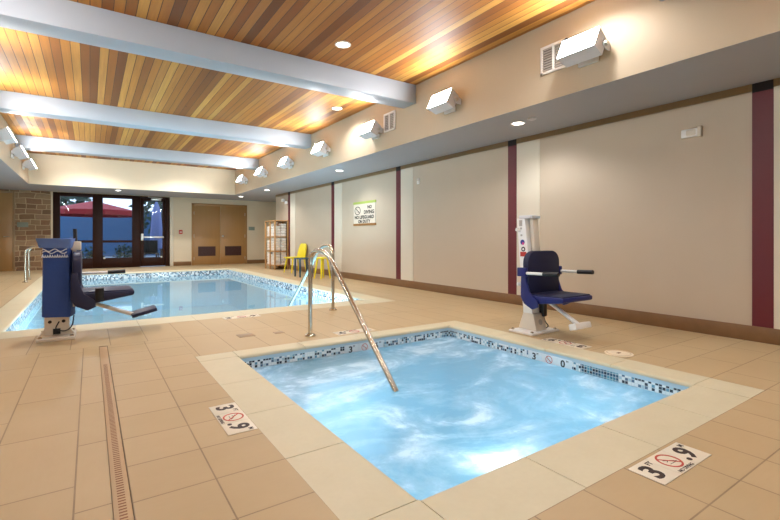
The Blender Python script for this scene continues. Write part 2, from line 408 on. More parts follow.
# wall finishes: maroon strips, cream pilaster strips, painted shade strip under the soffit, base trim
for i, (a, b) in enumerate(maroons):
    m = MB(); m.mi = 0; m.box((XR-.012, a, .15), (XR, b, ZS-.09)); m.mi = 1; m.box((XR-.012, a, ZS-.09), (XR, b, ZS-.001))  # black top end is painted shade beneath the soffit
    struct(m.build('trim_%d' % (i+1), [M['maroon'], M['maroon_shade']], smooth=False))
    struct(MB().box((XR-.008, a-.415, .15), (XR, a-.0005, ZS-.075)).build('trim_%d' % (i+11), M['strip'], smooth=False))
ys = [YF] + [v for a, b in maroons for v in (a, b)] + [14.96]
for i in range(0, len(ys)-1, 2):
    struct(MB().box((XR-.014, ys[i]+.0005, ZS-.072), (XR, ys[i+1]-.0005, ZS-.001)).build('trim_%d' % (i+21), M['shade_and_fittings'], smooth=False))  # brown strip put in for the dark shade under the soffit
sbox('baseboard_right', (XR-.016, YF, 0), (XR-.0005, 14.96, .15), M['base'], .004)
bb = MB(); bb.box((FX1+.12, YB-.016, 0), (DX0-.06, YB-.0005, .15), .004); bb.box((DX1+.06, YB-.016, 0), (6.5, YB-.0005, .15), .004)
struct(bb.build('baseboard_back', M['base']))

# ------------------------------------------------------------------ pools
def basin(name, I, depth, zt, band):
    x0, x1, y0, y1 = I; b = MB()
    def ringwall(za, zb, mi, g=0):
        b.mi = mi
        P = [(x0, y0), (x1, y0), (x1, y1), (x0, y1)]
        for k in range(4):
            p, q = P[k], P[(k+1) % 4]
            b.quad((p[0], p[1], za), (q[0], q[1], za), (q[0], q[1], zb), (p[0], p[1], zb))
    ringwall(-.028, zt[0], 1); ringwall(zt[0], zt[1], 2); ringwall(zt[1], -depth, 0)
    b.mi = 0; b.quad((x0, y0, -depth), (x1, y0, -depth), (x1, y1, -depth), (x0, y1, -depth))
    o = b.build(name, [M['plaster'], M['band'], M[band]], smooth=False)
    for p in o.data.polygons: p.flip()
    return struct(o)
basin('spa_basin', SI, 1.0, (-.058, -.135), 'mosaic')
basin('pool_basin', PI_, 1.15, (-.035, -.17), 'poolmosaic')

def coping(name, O, I, pitch, starts, th=.027):
    """rectangular ring of stones, bullnosed toward the water, thin open joints"""
    b = MB(); g = .0022; r = .022
    def stone(p0, p1, axis, inner, outer):
        # profile across the width, then extruded along the run
        s = 1 if inner > outer else -1; poly = [(outer, 0), (inner - s*r, 0)]
        tip = inner + s*.004
        for k in range(1, 6):
            a = PI/2*k/5; poly.append((tip - s*r + s*r*math.sin(a), -r + r*math.cos(a)))
        poly += [(tip, -th), (outer, -th)]
        b.prism(poly, p0+g, p1-g, axis)
    def run(a, b_, start):
        cuts = [a]; v = start
        while v < b_-.12:
            if v > a+.12: cuts.append(v)
            v += pitch
        return zip(cuts, cuts[1:]+[b_])
    for p, q in run(I[0], I[1], starts[0]):
        stone(p, q, 'x', I[2], O[2])
    for p, q in run(I[0], I[1], starts[1]): stone(p, q, 'x', I[3], O[3])
    for p, q in run(I[2], I[3], starts[2]): stone(p, q, 'y', I[0], O[0])
    for p, q in run(I[2], I[3], starts[3]): stone(p, q, 'y', I[1], O[1])
    for xa, xb in ((O[0], I[0]), (I[1], O[1])):
        for ya, yb in ((O[2], I[2]), (I[3], O[3])): b.box((xa+g, ya+g, -th), (xb-g, yb-g, 0))
    e = .03; b.box((O[0], O[2], -.09), (O[1], I[2]-e, -th-.001)); b.box((O[0], I[3]+e, -.09), (O[1], O[3], -th-.001)); b.box((O[0], I[2]-e, -.09), (I[0]-e, I[3]+e, -th-.001)); b.box((I[1]+e, I[2]-e, -.09), (O[1], I[3]+e, -th-.001))
    return struct(b.build(name, M['coping'], angle=50))
coping('spa_coping', SP, SI, .61, (1.65, 1.65, 1.93, 1.93))
coping('pool_coping', PO, PI_, .61, (-.14, -.14, 6.9, 6.9))

def grid_plane(name, I, z, m, n=1):
    b = MB(); b.quad((I[0], I[2], z), (I[1], I[2], z), (I[1], I[3], z), (I[0], I[3], z)); return b.build(name, m, smooth=False)
M['poolwater'] = water_mat('still_pool_water', (.84,.95,.98,1), 0, 2.2, .03, .2, (.66,.84,.90,1))
M['spawater'] = water_mat('bubbling_spa_water', (.72,.92,.99,1), 0.40, 6, .2, .50, (.31,.58,.72,1))
tag(grid_plane('pool_water', PI_, -.165, M['poolwater']), 'still clear water filling the long swimming pool', 'water', kind='stuff')
tag(grid_plane('spa_water', SI, -.125, M['spawater']), 'bubbling pale blue water with white foam in the square spa', 'water', kind='stuff')
# submerged step with dark nosing tiles
st = MB(); st.mi = 0; st.box((1.5, 3.45, -1.0), (2.35, SI[3], -.20), .01); st.mi = 1
for k in range(9): st.box((1.54+k*.088, 3.462, -.2), (1.59+k*.088, 3.482, -.197))
struct(st.build('spa_step', [M['plaster'], M['blackink']]))
# underwater lamps
def underwater(name, label, loc, axis, w, rad=.12, group=None):
    t = thing(name, label, 'light', loc, 0, group)
    ax = {'y+': (0,1), 'y-': (0,-1), 'x+': (1,0), 'x-': (-1,0)}[axis]
    ang = math.atan2(ax[1], ax[0])
    MB().lathe([(rad+.03, -.001), (rad+.03, .012), (rad, .02)], axis='x').xf(R(ang, 'Z')).build('bezel', M['chrome'], t)
    MB().lathe([(rad, .0), (rad, .022), (rad*.5, .034)], axis='x').xf(R(ang, 'Z')).build('lens', M['under'], t)
    l = bpy.data.lights.new('underwater_lamp', 'SPOT'); l.energy = w; l.color = (.72,.90,1); l.spot_size = math.radians(165); l.spot_blend = .8; l.shadow_soft_size = rad
    o = bpy.data.objects.new('lamp', l); COL.objects.link(o); o.parent = t; o.location = (ax[0]*.07, ax[1]*.07, 0); o.rotation_euler = (PI/2, 0, ang-PI/2)
    return t
underwater('underwater_light', 'glowing underwater lamp on the near wall of the spa', (1.74, SI[2]+.001, -.25), 'y+', 4.5)
underwater('underwater_light', 'added underwater lamp low on the left wall of the spa', (SI[0]+.001, 2.6, -.62), 'x+', 12)  # this lamp and the next are added to brighten the spa water
underwater('underwater_light', 'added underwater lamp low on the near wall of the spa toward the right', (2.7, SI[2]+.001, -.62), 'y+', 8)
underwater('underwater_light', 'added underwater lamp on the near wall of the long pool', (2.9, PI_[2]+.001, -.55), 'y+', 420)  # both pool lamps are unseen, added to lighten the pool water
underwater('underwater_light', 'added underwater lamp on the near wall of the long pool beside the blue lift', (.6, PI_[2]+.001, -.55), 'y+', 420)

# ------------------------------------------------------------------ lamps
def floodlight_proto():
    t = thing('wall_floodlight', '', 'light')
    # local: wall plane x=0, room towards -x; body tilted
    tilt = math.radians(26); L = .20
    rm = T((-.165, 0, .015)) @ R(tilt, 'Y')
    # housing: tapered box, open lens side at -x
    def hb(x0, x1, y, z0, z1, yb, zb0, zb1):
        b = bmesh.new()
        P = [(x0, -y, z0), (x0, y, z0), (x0, y, z1), (x0, -y, z1), (x1, -yb, zb0), (x1, yb, zb0), (x1, yb, zb1), (x1, -yb, zb1)]
        V = [b.verts.new(p) for p in P]
        for f in ((0,1,2,3), (7,6,5,4), (0,4,5,1), (1,5,6,2), (2,6,7,3), (3,7,4,0)): b.faces.new([V[k] for k in f])
        return b
    MB().add(hb(-.06, .10, L, -.11, .11, L*.94, -.095, .095), rm).build('housing', M['fixture'], t)
    MB().add(hb(-.064, -.0605, L-.006, -.104, .104, L-.006, -.104, .104), rm).build('lens', M['lens'], t)
    for s in (-1, 1): MB().prism([(-.13, .01), (-.12, -.03), (-.08, -.055), (-.014, -.055), (-.014, .02), (-.08, .04), (-.12, .035)], s*L*1.02-.004, s*L*1.02+.004, 'y').build('yoke', M['fixture'], t)
    MB().box((-.03, -.09, -.115), (-.0005, .12, -.05), .004).build('wall_plate', M['white'], t)
    kn = MB().lathe([(.022, -L*1.02-.03), (.026, -L*1.02-.01)], (-.1, 0, -.005), 14, 'y'); kn.build('knob', M['chrome'], t)
    return t
fp = floodlight_proto()
fy = [2.54, 4.60, 6.52, 8.50, 10.5, 12.4, 14.3]
flab = ['white tilted floodlight on the right bulkhead, largest and nearest, over a wall vent', 'white tilted floodlight on the right bulkhead just in front of the first grey beam', 'white tilted floodlight on the right bulkhead beside the small vent, just past the first beam',
 'fourth white floodlight along the right bulkhead, midway between first and second beams', 'fifth white floodlight along the right bulkhead, beyond the second grey beam', 'sixth white floodlight along the right bulkhead, under the third grey beam', 'farthest white floodlight on the right bulkhead, in the back corner']
for i, y in enumerate(fy):
    if i == 0: o = fp; o.location = (TX1, y, 2.855); o['label'] = flab[0]; o['group'] = 'floodlights on the right bulkhead'
    else: dup(fp, (TX1, y, 2.855), 0, flab[i], 'floodlights on the right bulkhead')
llab = ['white floodlight on the left bulkhead, highest and nearest of the three at left edge', 'middle one of the white floodlights on the left bulkhead', 'lowest and farthest white floodlight on the left bulkhead near back corner']
for i, y in enumerate((10.6, 12.5, 14.4)): dup(fp, (TX0, y, 2.855), PI, llab[i], 'floodlights on the left bulkhead')
for i, y in enumerate((8.6, 6.6, 4.6, 2.6, .3, -1.7)): dup(fp, (TX0, y, 2.855), PI, 'added white floodlight on the left bulkhead outside the picture frame', 'added floodlights beyond the frame')  # unseen left row continued with added lamps to light the room
for i, y in enumerate((.3, -1.7)): dup(fp, (TX1, y, 2.855), 0, 'added white floodlight on the right bulkhead outside the picture frame', 'added floodlights beyond the frame')  # two unseen lamps added on the right for more light

def downlight(loc, r, label, group, watts):
    t = thing('recessed_downlight', label, 'light', loc, 0, group)
    MB().add(ring_bm(r*.86, r*1.14, 28, .004)).build('trim_ring', M['white'], t)
    MB().lathe([(r*.86, -.001), (r*.86, .002)]).build('lens', M['disc'], t)
    l = bpy.data.lights.new('downlight_lamp', 'SPOT'); l.energy = watts; l.color = (.98,.985,1); l.spot_size = math.radians(150); l.spot_blend = .6; l.shadow_soft_size = r*.8
    o = bpy.data.objects.new('lamp', l); COL.objects.link(o); o.parent = t; o.location = (0,0,-.02)
k = 1.0394
for x, y, lab in ((4.443, 3.699, 'lit recessed downlight in the grey soffit, nearest the viewer beside a small detector'), (4.399, 8.414, 'lit recessed downlight in the grey soffit above the no diving sign'),
                  (4.364, 12.985, 'lit recessed downlight in the grey soffit near the towel rack'), (4.3, 15.5, 'lit recessed downlight at the back corner of the soffit by the tan double doors'), (.70, 15.85, 'lit recessed downlight in the back soffit above the glass doors')):
    downlight((min(x*k, 4.75), y*k if y != 15.85 else 16.2, ZS-.004), .085, lab, 'soffit downlights', DOWN*.5)
for x, y in ((2.5, .5), (0, .8), (3.7, 2.4), (-.6, 3.0)): downlight((x, y, ZC-.004), .085, 'added recessed downlight in the cedar ceiling outside the picture frame', 'cedar ceiling downlights', DOWN*.65)  # unseen downlights added to brighten the floor
for x, y, w_ in ((2.45, 10.4, 2), (0, 10.4, 2), (2.45, 14.5, 2.4), (0, 14.5, 2.4), (0, 6.2, 1.3)): downlight((x, y, ZC-.004), .085, 'added recessed downlight in the cedar ceiling hidden behind a grey beam', 'cedar ceiling downlights', DOWN*w_)  # added out of sight behind the beams to brighten the back
downlight((4.6, -.7, ZS-.004), .085, 'added recessed downlight in the soffit outside the picture frame', 'soffit downlights', DOWN)  # unseen extra soffit lamp added for brightness
for x, y, lab in ((2.445, 4.589, 'lit recessed downlight in the cedar ceiling in front of the first beam'), (3.557, 6.897, 'lit recessed downlight in the cedar ceiling just behind the first beam')):
    downlight((x*k, y*k, ZC-.004), .085, lab, 'cedar ceiling downlights', DOWN)
d = MB().lathe([(.055, 0), (.055, -.012), (.03, -.022)], (0,0,0)).build('ceiling_detector', M['fixture']); d.location = (4.409*k, 3.46*k, ZS-.0005)
tag(d, 'small round detector on grey soffit beside the nearest downlight', 'detector')
# vents in the bulkhead
def vent(y0, y1, z0, z1, label):
    t = thing('wall_vent', label, 'vent', (TX1, (y0+y1)/2, (z0+z1)/2), 0, 'bulkhead vents'); hy, hz = (y1-y0)/2, (z1-z0)/2
    f = MB()
    f.box((-.02, -hy, -hz), (-.0005, -hy+.025, hz)); f.box((-.02, hy-.025, -hz), (-.0005, hy, hz)); f.box((-.02, -hy, hz-.025), (-.0005, hy, hz)); f.box((-.02, -hy, -hz), (-.0005, hy, -hz+.025)); f.box((-.02, -.012, -hz), (-.0005, .012, hz))
    f.build('frame', M['white'], t)
    MB().box((-.003, -hy+.01, -hz+.01), (-.0006, hy-.01, hz-.01)).build('backing', M['ventgap'], t)
    for k in range(9):
        z = -hz+.045+k*(2*hz-.08)/8
        MB().box((-.016, -hy+.02, z-.008), (-.004, hy-.02, z+.006), rot=None).build('slat', M['grille'], t)
vent(2.80, 3.12, 2.80, 3.10, 'white framed air vent half hidden behind the nearest floodlight')
vent(5.95, 6.28, 2.79, 3.10, 'white framed air vent under the end of the first beam')

# ------------------------------------------------------------------ wall fittings on the right
def facebox(name, label, cat, y, z, w, h, dpt, m, bev=.006): 
    o = MB().box((-dpt, -w/2, -h/2), (0, w/2, h/2), bev).build(name, m); o.location = (XR-.001, y, z); return tag(o, label, cat)
t = thing('alarm_strobe', 'white alarm strobe on the beige wall panel near the big maroon strip', 'alarm', (XR-.001, 2.13, 2.13))
MB().box((-.035, -.075, -.045), (0, .085, .045), .012).build('housing', M['white'], t); MB().box((-.05, -.06, -.03), (-.034, .03, .03), .008).build('strobe_lens', M['offwhite'], t); MB().box((-.045, -.112, -.055), (0, -.077, .055), .004).build('bracket', M['offwhite'], t)
t = thing('wall_sensor', 'small white sensor high on the panel right of the sign panel', 'sensor', (XR-.001, 6.884, 2.12))
MB().box((-.03, -.03, -.055), (0, .03, .055), .008).build('housing', M['white'], t); MB().lathe([(.018, -.036), (.02, -.028)], (0,0,.02), 14, 'x').build('lens', M['offwhite'], t)
t = thing('emergency_light', 'small white twin head emergency light by the farthest maroon strip', 'light', (XR-.014, 13.95, 2.18))
MB().box((-.07, -.14, -.06), (0, .0, .04), .01).build('housing', M['white'], t)
for s in (-.11, -.02): MB().lathe([(.02, -.09), (.05, -.15), (.05, -.165)], (0, s, .06), 14, 'x').build('lamp_head', M['white'], t)
# NO DIVING sign
t = thing('warning_sign', 'square white no diving and no lifeguard sign with green and ochre edges', 'sign', (XR-.001, 8.965, 1.585))
SW, SH = .98, .52
MB().box((-.015, -SW/2, -SH/2+.03), (0, SW/2, SH/2-.025)).build('panel', M['offwhite'], t)
MB().box((-.018, -SW/2-.02, SH/2-.026), (0, SW/2+.02, SH/2+.03)).build('top_strip', M['green'], t); MB().box((-.018, -SW/2-.02, -SH/2-.02), (0, SW/2+.02, -SH/2+.031)).build('bottom_strip', M['orange'], t)
WM = lambda y, z: T((-.0165, y, z)) @ R(-PI/2, 'Z') @ R(PI/2, 'X')     # text plane facing -x
tx = MB()
for s, y, z, sz in (('NO', -.25, .145, .12), ('DIVING', -.22, .03, .135), ('NO LIFEGUARD', 0, -.085, .125), ('ON DUTY', 0, -.185, .12)):
    tx.add(text_bm(s, sz, .0006, .005), WM(y, z) @ Matrix.Diagonal((1.0, .85, 1, 1)))
tx.build('lettering', M['blackink'], t)
def nodive(b, mtx, r, diver=True):
    b.add(ring_bm(r*.84, r), mtx); q = bmesh.new(); bmesh.ops.create_cube(q, size=1)
    bmesh.ops.scale(q, vec=(2*r*.9, r*.13, .0012), verts=q.verts); b.add(q, mtx @ R(-PI/4, 'Z'))
def diver(b, mtx, r):
    for p0, p1, w in (((-.55, .35), (.15, -.05), .13), ((.15, -.05), (.5, -.3), .1), ((-.1, .1), (-.5, -.05), .07), ((-.6, -.4), (.5, -.45), .05)):
        q = bmesh.new(); bmesh.ops.create_cube(q, size=1); dx, dy = p1[0]-p0[0], p1[1]-p0[1]
        bmesh.ops.scale(q, vec=(math.hypot(dx, dy)*r, w*r, .0009), verts=q.verts); b.add(q, mtx @ T(((p0[0]+p1[0])/2*r, (p0[1]+p1[1])/2*r, 0)) @ R(math.atan2(dy, dx), 'Z'))
    q = bmesh.new(); bmesh.ops.create_circle(q, cap_ends=True, segments=10, radius=.12*r); b.add(q, mtx @ T((.55*r, -.42*r, .0005)))
b = MB(); mm = WM(.30, .08) @ Matrix.Diagonal((1.4, 1, 1, 1)); b.add(ring_bm(.085, .1), mm); nodive(b, mm, .1); diver(b, mm, .08); b.build('no_diving_symbol', M['blackink'], t)

# ------------------------------------------------------------------ back wall doors
t = struct(bpy.data.objects.new('door_1', None)); COL.objects.link(t); t.location = ((DX0+DX1)/2, YB, 0)
hw = (DX1-DX0)/2
f = MB().box((-hw-.05, -.03, 0), (-hw+.03, .02, DZ+.05), .004).box((hw-.03, -.03, 0), (hw+.05, .02, DZ+.05), .004).box((-hw-.05, -.03, DZ-.03), (hw+.05, .02, DZ+.05), .004); f.build('frame', M['doorwood'], t)
for s in (-1, 1):
    lf = MB().box((min(s*.004, s*(hw-.03)), -.02, .01), (max(s*.004, s*(hw-.03)), -.001, DZ-.03), .003).build('door_leaf', M['doorwood'], t)
    g = MB(); g.box((s*hw/2-.31, -.028, .34), (s*hw/2+.31, -.019, .70))
    for k in range(8): g.box((s*hw/2-.29, -.036, .36+k*.042), (s*hw/2+.29, -.027, .385+k*.042))
    g.build('louver', M['louver'], lf)
    MB().lathe([(.035, -.02), (.035, -.028), (.012, -.04), (.012, -.06), (.03, -.07), (.03, -.09), (.01, -.1)], (s*.09, 0, 1.09), 16, 'y').build('knob', M['chrome'], lf) if s > 0 else None
    h = MB()
    for z in (.25, 1.1, 1.95): h.tube([(s*(hw-.03), -.024, z-.06), (s*(hw-.03), -.024, z+.06)], .008)
    h.build('hinge', M['chrome'], lf)
t = struct(bpy.data.objects.new('door_2', None)); COL.objects.link(t); t.location = (-2.4, YB, 0)
MB().box((-.2, -.03, 0), (.43, -.001, 2.40), .004).build('door_leaf', M['doorwood'], t); MB().box((.431, -.04, 0), (.485, -.001, 2.45), .004).box((-.2, -.04, 2.401), (.43, -.001, 2.45), .004).build('frame', M['shade_and_fittings'], t)
MB().tube([(.34, -.031, 1.06), (.34, -.075, 1.06), (.22, -.08, 1.06)], .012).build('handle', M['chrome'], t)
# glass entrance (storefront): frame, two fixed lights, door
t = struct(bpy.data.objects.new('door_3', None)); COL.objects.link(t); t.location = (0, YB, 0)
fr = MB()
y0, y1 = .0, .14
s_ = 1.023
def V(x0, x1, z0=0.0, z1=FZ): fr.box((x0, y0, z0), (x1, y1, z1), .004)
fr_ = [(FX0, -.80), (.07, .36), (1.215, 1.47)]
for a, b_ in fr_: V(a, b_)
V(2.265, FX1)
for a, b_ in ((-.80, .07), (.36, 1.215)):
    fr.box((a, y0, FZ-.12), (b_, y1, FZ), .004); fr.box((a, y0, 0), (b_, y1, .34), .004); fr.box((a, y0+.02, .86), (b_, y1-.02, .94), .004)
fr.box((1.47, y0, FZ-.06), (2.265, y1, FZ), .004)
fr.build('frame', M['mahogany'], t)
for a, b_ in ((-.80, .07), (.36, 1.215)):
    for z0, z1 in ((.34, .86), (.94, FZ-.12)): MB().box((a, .066, z0), (b_, .074, z1)).build('pane', M['glass'], t)
dl = MB()
for a, b_ in ((1.475, 1.575), (2.165, 2.26)): dl.box((a, .03, .02), (b_, .1, FZ-.065), .004)
dl.box((1.575, .03, .02), (2.165, .1, .33), .004).box((1.575, .03, FZ-.17), (2.165, .1, FZ-.065), .004)
lf = dl.build('door_leaf', M['mahogany'], t)
MB().box((1.575, .061, .33), (2.165, .069, FZ-.17)).build('pane', M['glass'], lf)
MB().box((1.55, -.03, 1.02), (2.2, .0, 1.075), .008).box((1.48, -.04, .93), (1.56, .03, 1.17), .008).build('panic_bar', M['chrome'], lf)
MB().box((1.80, -.06, FZ-.13), (2.12, .025, FZ-.06), .006).tube([(1.85, -.05, FZ-.1), (2.15, -.09, FZ-.05), (1.7, -.02, FZ-.03)], .01).build('door_closer', M['chrome'], lf)
c = MB()
for x in (.37, 2.1): c.box((x, -.008, .31), (x+.06, -.0005, .36), .003)
c.build('corner_plate', M['chrome'], t)
# cream jamb beside the glass entrance
sbox('trim_41', (FX1+.005, YB-.03, 0), (FX1+.115, YB-.0005, ZS-.001), M['strip'], .004)
def wallbox(name, label, cat, x, z, w, h, d_, m):
    o = MB().box((-w/2, -d_, -h/2), (w/2, -.0005, h/2), .004).build(name, m); o.location = (x, YB, z); return tag(o, label, cat)
t = thing('fire_alarm_pull', 'small red fire alarm pull on cream wall right of glass doors', 'alarm', (2.76, YB-.001, 1.24))
MB().box((-.06, -.03, -.075), (.06, 0, .075), .008).build('body', M['red'], t); MB().box((-.035, -.042, -.02), (.035, -.031, .01), .004).build('pull_handle', M['white'], t)
wallbox('door_sign', 'grey plate sign on wall right of the tan double doors', 'sign', 5.36, 1.40, .24, .14, .012, M['plate'])
wallbox('door_sign', 'grey green plate sign on the stone wall beside the far left door', 'sign', -1.73, 1.43, .27, .15, .03, M['plate'])

# ------------------------------------------------------------------ outside the glass
sbox('patio_ground', (-14, YB+.26, -.12), (14, 40, -.02), M['patio'])
struct(MB().box((-9, 30, -.02), (9, 30.2, 2.6)).build('garden_wall', M['bluewall']))
t = thing('patio_umbrella', 'wide red market umbrella seen through the glass doors', 'umbrella', (.15, 22.6, -.02))
cb = bmesh.new(); ap = cb.verts.new((0,0,2.62)); N = 8
rim = [cb.verts.new((1.75*math.cos(2*PI*k/N+.2), 1.75*math.sin(2*PI*k/N+.2), 2.18)) for k in range(N)]; drop = [cb.verts.new((v.co.x, v.co.y, 1.98)) for v in rim]
for k in range(N): cb.faces.new((ap, rim[k], rim[(k+1) % N])); cb.faces.new((rim[k], drop[k], drop[(k+1) % N], rim[(k+1) % N]))
c_ = MB().add(cb).build('canopy', M['umb'], t, smooth=False); c_.modifiers.new('thickness', 'SOLIDIFY').thickness = .012
MB().tube([(0,0,0), (0,0,2.64)], .03).build('pole', M['bark'], t); MB().lathe([(.3, 0), (.3, .06), (.06, .12)]).build('base', M['black'], t)
for r_ in range(8): MB().tube([(0,0,2.4), (1.7*math.cos(2*PI*r_/8+.2), 1.7*math.sin(2*PI*r_/8+.2), 2.16)], .012, 6).build('rib', M['bark'], t)
t = thing('patio_umbrella', 'tall folded lavender blue umbrella seen through the right glass door', 'umbrella', (2.3, 20.8, -.02))
MB().tube([(0,0,0), (0,0,2.5)], .03).build('pole', M['bark'], t); MB().lathe([(.1, .55), (.28, .62), (.24, 1.2), (.16, 2.2), (.04, 2.55)], seg=10).build('canopy', M['lav'], t); MB().lathe([(.3, 0), (.3, .06), (.06, .12)]).build('base', M['black'], t)
def shrub(loc, r, h, label, name='shrub', trunk=0):
    t = thing(name, label, 'plant', loc)
    b = MB(); rnd = random.Random(str(loc))
    for k in range(420):
        a, u, q = rnd.uniform(0, 2*PI), rnd.uniform(-1, 1), rnd.random()**.4
        s = math.sqrt(1-u*u); p = Vector((r*q*s*math.cos(a), r*q*s*math.sin(a), trunk + h/2 + h/2*q*u))
        sz = r*rnd.uniform(.09, .18); e = Matrix.Rotation(rnd.uniform(0, 6), 3, Vector((rnd.random(), rnd.random(), rnd.random())).normalized())
        b.quad(*[p + e @ Vector(c) for c in ((-sz, 0, 0), (0, -sz*.5, 0), (sz, 0, sz*.2), (0, sz*.5, 0))])
    b.build('foliage', M['leaf'], t, smooth=False)
    MB().tube([(0,0,0), (.02*r, 0, trunk+h*.3), (0,0, trunk+h*.7)], [.09*r, .06*r, .02*r], 8).build('stem', M['bark'], t)
for x, y, r, h, lab in ((-.7, 20.0, .5, .8, 'grey green shrub low behind the left glass pane'), (.1, 19.5, .40, .75, 'grey green shrub low behind the middle glass pane, left one'), (1.1, 19.8, .40, .8, 'grey green shrub low behind the middle glass pane, right one')): shrub((x, y, -.02), r, h, lab)
shrub((3.3, 27, -.02), 1.6, 3.2, 'dark tree beyond the patio behind the folded umbrella', 'tree', 1.2)
shrub((-1.2, 32, -.02), 1.9, 3.6, 'dark tree showing above the red umbrella at left', 'tree', 1.4)
t = thing('patio_chair', 'dark patio chair outside the right glass door', 'chair', (1.95, 19.3, -.02))
MB().box((-.25, -.25, .42), (.25, .25, .46), .01).build('seat', M['black'], t); MB().box((-.25, .21, .46), (.25, .25, .95), .01).build('backrest', M['black'], t)
for sx in (-.23, .23):
    for sy in (-.23, .23): MB().tube([(sx, sy, 0), (sx, sy, .42)], .015, 8).build('leg', M['black'], t)

# ------------------------------------------------------------------ handrails
def arc(pts, r, n=7):
    """round the corners of a polyline"""
    P = [Vector(p) for p in pts]; out = [P[0]]
    for a, b, c in zip(P, P[1:], P[2:]):
        u, v = (a-b).normalized(), (c-b).normalized(); d = min(r, (a-b).length*.49, (c-b).length*.49)
        p, q = b+u*d, b+v*d
        for k in range(n+1):
            s = k/n; out.append(p*(1-s)**2 + b*2*s*(1-s) + q*s*s)
    out.append(P[-1]); return out
def handrail(label, loc, rz, top, reach, drop, group=None, flat=.24):
    t = thing('handrail', label, 'handrail', loc, rz, group)
    MB().tube(arc([(0,0,0), (.0,0,top), (flat+.12, 0, top), (reach, 0, -drop)], .17), .022, 14).build('rail', M['steel'], t)
    MB().lathe([(.055, 0), (.055, .012), (.04, .022), (.024, .026)]).build('escutcheon', M['steel'], t)
    return t
handrail('stainless steel handrail rising beside the spa and sloping into its water', (1.87, 4.22, 0), -PI/2, .88, 1.545, .135, None, .27)
handrail('stainless steel handrail at near right corner of the pool, sloping into the pool', (2.815, 5.58, 0), PI/2, .90, 1.87, .35)
handrail('stainless steel handrail at far left pool edge behind the blue lift, front one of pair', (-1.22, 13.0, 0), 0, .80, .75, .4, 'far handrails', .35)
handrail('stainless steel handrail at far left pool edge behind the blue lift, rear one of pair', (-1.24, 13.9, 0), 0, .80, .75, .4, 'far handrails', .35)

# ------------------------------------------------------------------ pool lifts
def lift_common(t, seat_x, backm, sidem, near_arm, sl=0.0, dz=0.0, da=0.0):
    """chair facing +x; parts hang on the lift root"""
    x = seat_x
    # contoured back: slab with rounded top
    poly = [(-.25, .40), (-.26, .71)]
    for k in range(7): a = PI - k*PI/2/6; poly.append((-.14+.12*math.cos(a), .75+.12*math.sin(a)))
    for k in range(7): a = PI/2 - k*PI/2/6; poly.append((.14+.12*math.cos(a), .75+.12*math.sin(a)))
    poly += [(.26, .71), (.25, .40)]
    MB().prism(poly, x-.075, x, 'x', .014).build('backrest', backm, t)
    for s in (-1, 1): MB().prism([(x-.085, .66), (x-.09, .40), (x-.05, .33), (x+.05, .28), (x+.12, .31), (x+.12, .37), (x+.02, .45), (x-.02, .56), (x-.03, .66)], s*.262-.012, s*.262+.012, 'y', .006).build('side_shell', sidem, t)
    MB().prism([(x-.06, .36), (x+.06, .335), (x+.37+sl, .375+dz), (x+.39+sl, .385+dz), (x+.39+sl, .425+dz), (x+.06, .42+dz), (x-.06, .44+dz)], -.25, .25, 'y', .012).build('seat', sidem, t)
    MB().box((x-.02, -.235, .418+dz), (x+.375+sl, .235, .437+dz), .009).build('cushion', backm, t)
    for s in (-1, 1):
        if s < 0 and not near_arm:
            MB().tube([(x+.15, -.275, .38), (x+.15, -.275, .50)], .038, 14).build('armrest_clamp', M['black'], t); continue
        ar = MB().tube([(x-.06, s*.285, .645+da), (x+.20+sl*.5, s*.285, .65+da)], .015, 12).build('armrest', M['white'], t)
        MB().tube([(x+.20+sl*.5, s*.285, .65+da), (x+.37+sl*.5, s*.285, .655+da)], .022, 12).build('grip', M['black'], ar)
        MB().box((x-.11, s*.285-.02, .61+da), (x-.0, s*.285+.02, .70+da), .006).build('arm_bracket', M['white'] if not near_arm else sidem, ar)
    MB().tube([(x+.06, 0, .335), (x+.40 + (.08 if not near_arm else 0), 0, .15 + (.01 if not near_arm else 0))], .021, 10).build('footrest_bar', M['white'], t)
    MB().box(*(((x+.44, -.13, .17), (x+.69, .13, .21)) if not near_arm else ((x+.37, -.13, .115), (x+.45, .13, .175))), .01, Matrix.Rotation(math.radians(-14), 3, 'Y')).build('footrest', M['navy'] if not near_arm else M['white'], t)
# left, covered lift
L1 = thing('pool_lift', 'pool lift under a blue vinyl cover beside the long pool, navy seat', 'pool lift', (-.275, 5.62, 0))
lift_common(L1, .205, M['navy'], M['navy'], False, .07, .03, -.03)
pl = MB().box((-.155, -.225, 0), (.155, .225, .03), .006).build('base_plate', M['offwhite'], L1)
bo = MB()
for sx in (-.125, .125):
    for sy in (-.18, .18): bo.lathe([(.018, .03), (.018, .042), (.01, .046)], (sx, sy, 0), 8)
bo.build('bolt', M['steel'], pl)
MB().box((-.1, -.08, .03), (.1, .08, .24), .01).prism([(-.14, .03), (.14, .03), (.09, .12), (-.09, .12)], -.05, .05, 'y').build('column', M['offwhite'], L1)
for sx in (-.055, .055): MB().lathe([(.016, -.082), (.016, -.09)], (sx, 0, .17), 10, 'y').build('fastener', M['black'], L1)
MB().box((-.03, -.095, .045), (.03, -.055, .1)).build('latch', M['black'], L1)
MB().tube(arc([(.02, -.09, .17), (-.02, -.1, .09), (.08, -.12, .07), (.13, -.1, .12), (.14, -.08, .22)], .05), .006, 8).build('cable', M['black'], L1)
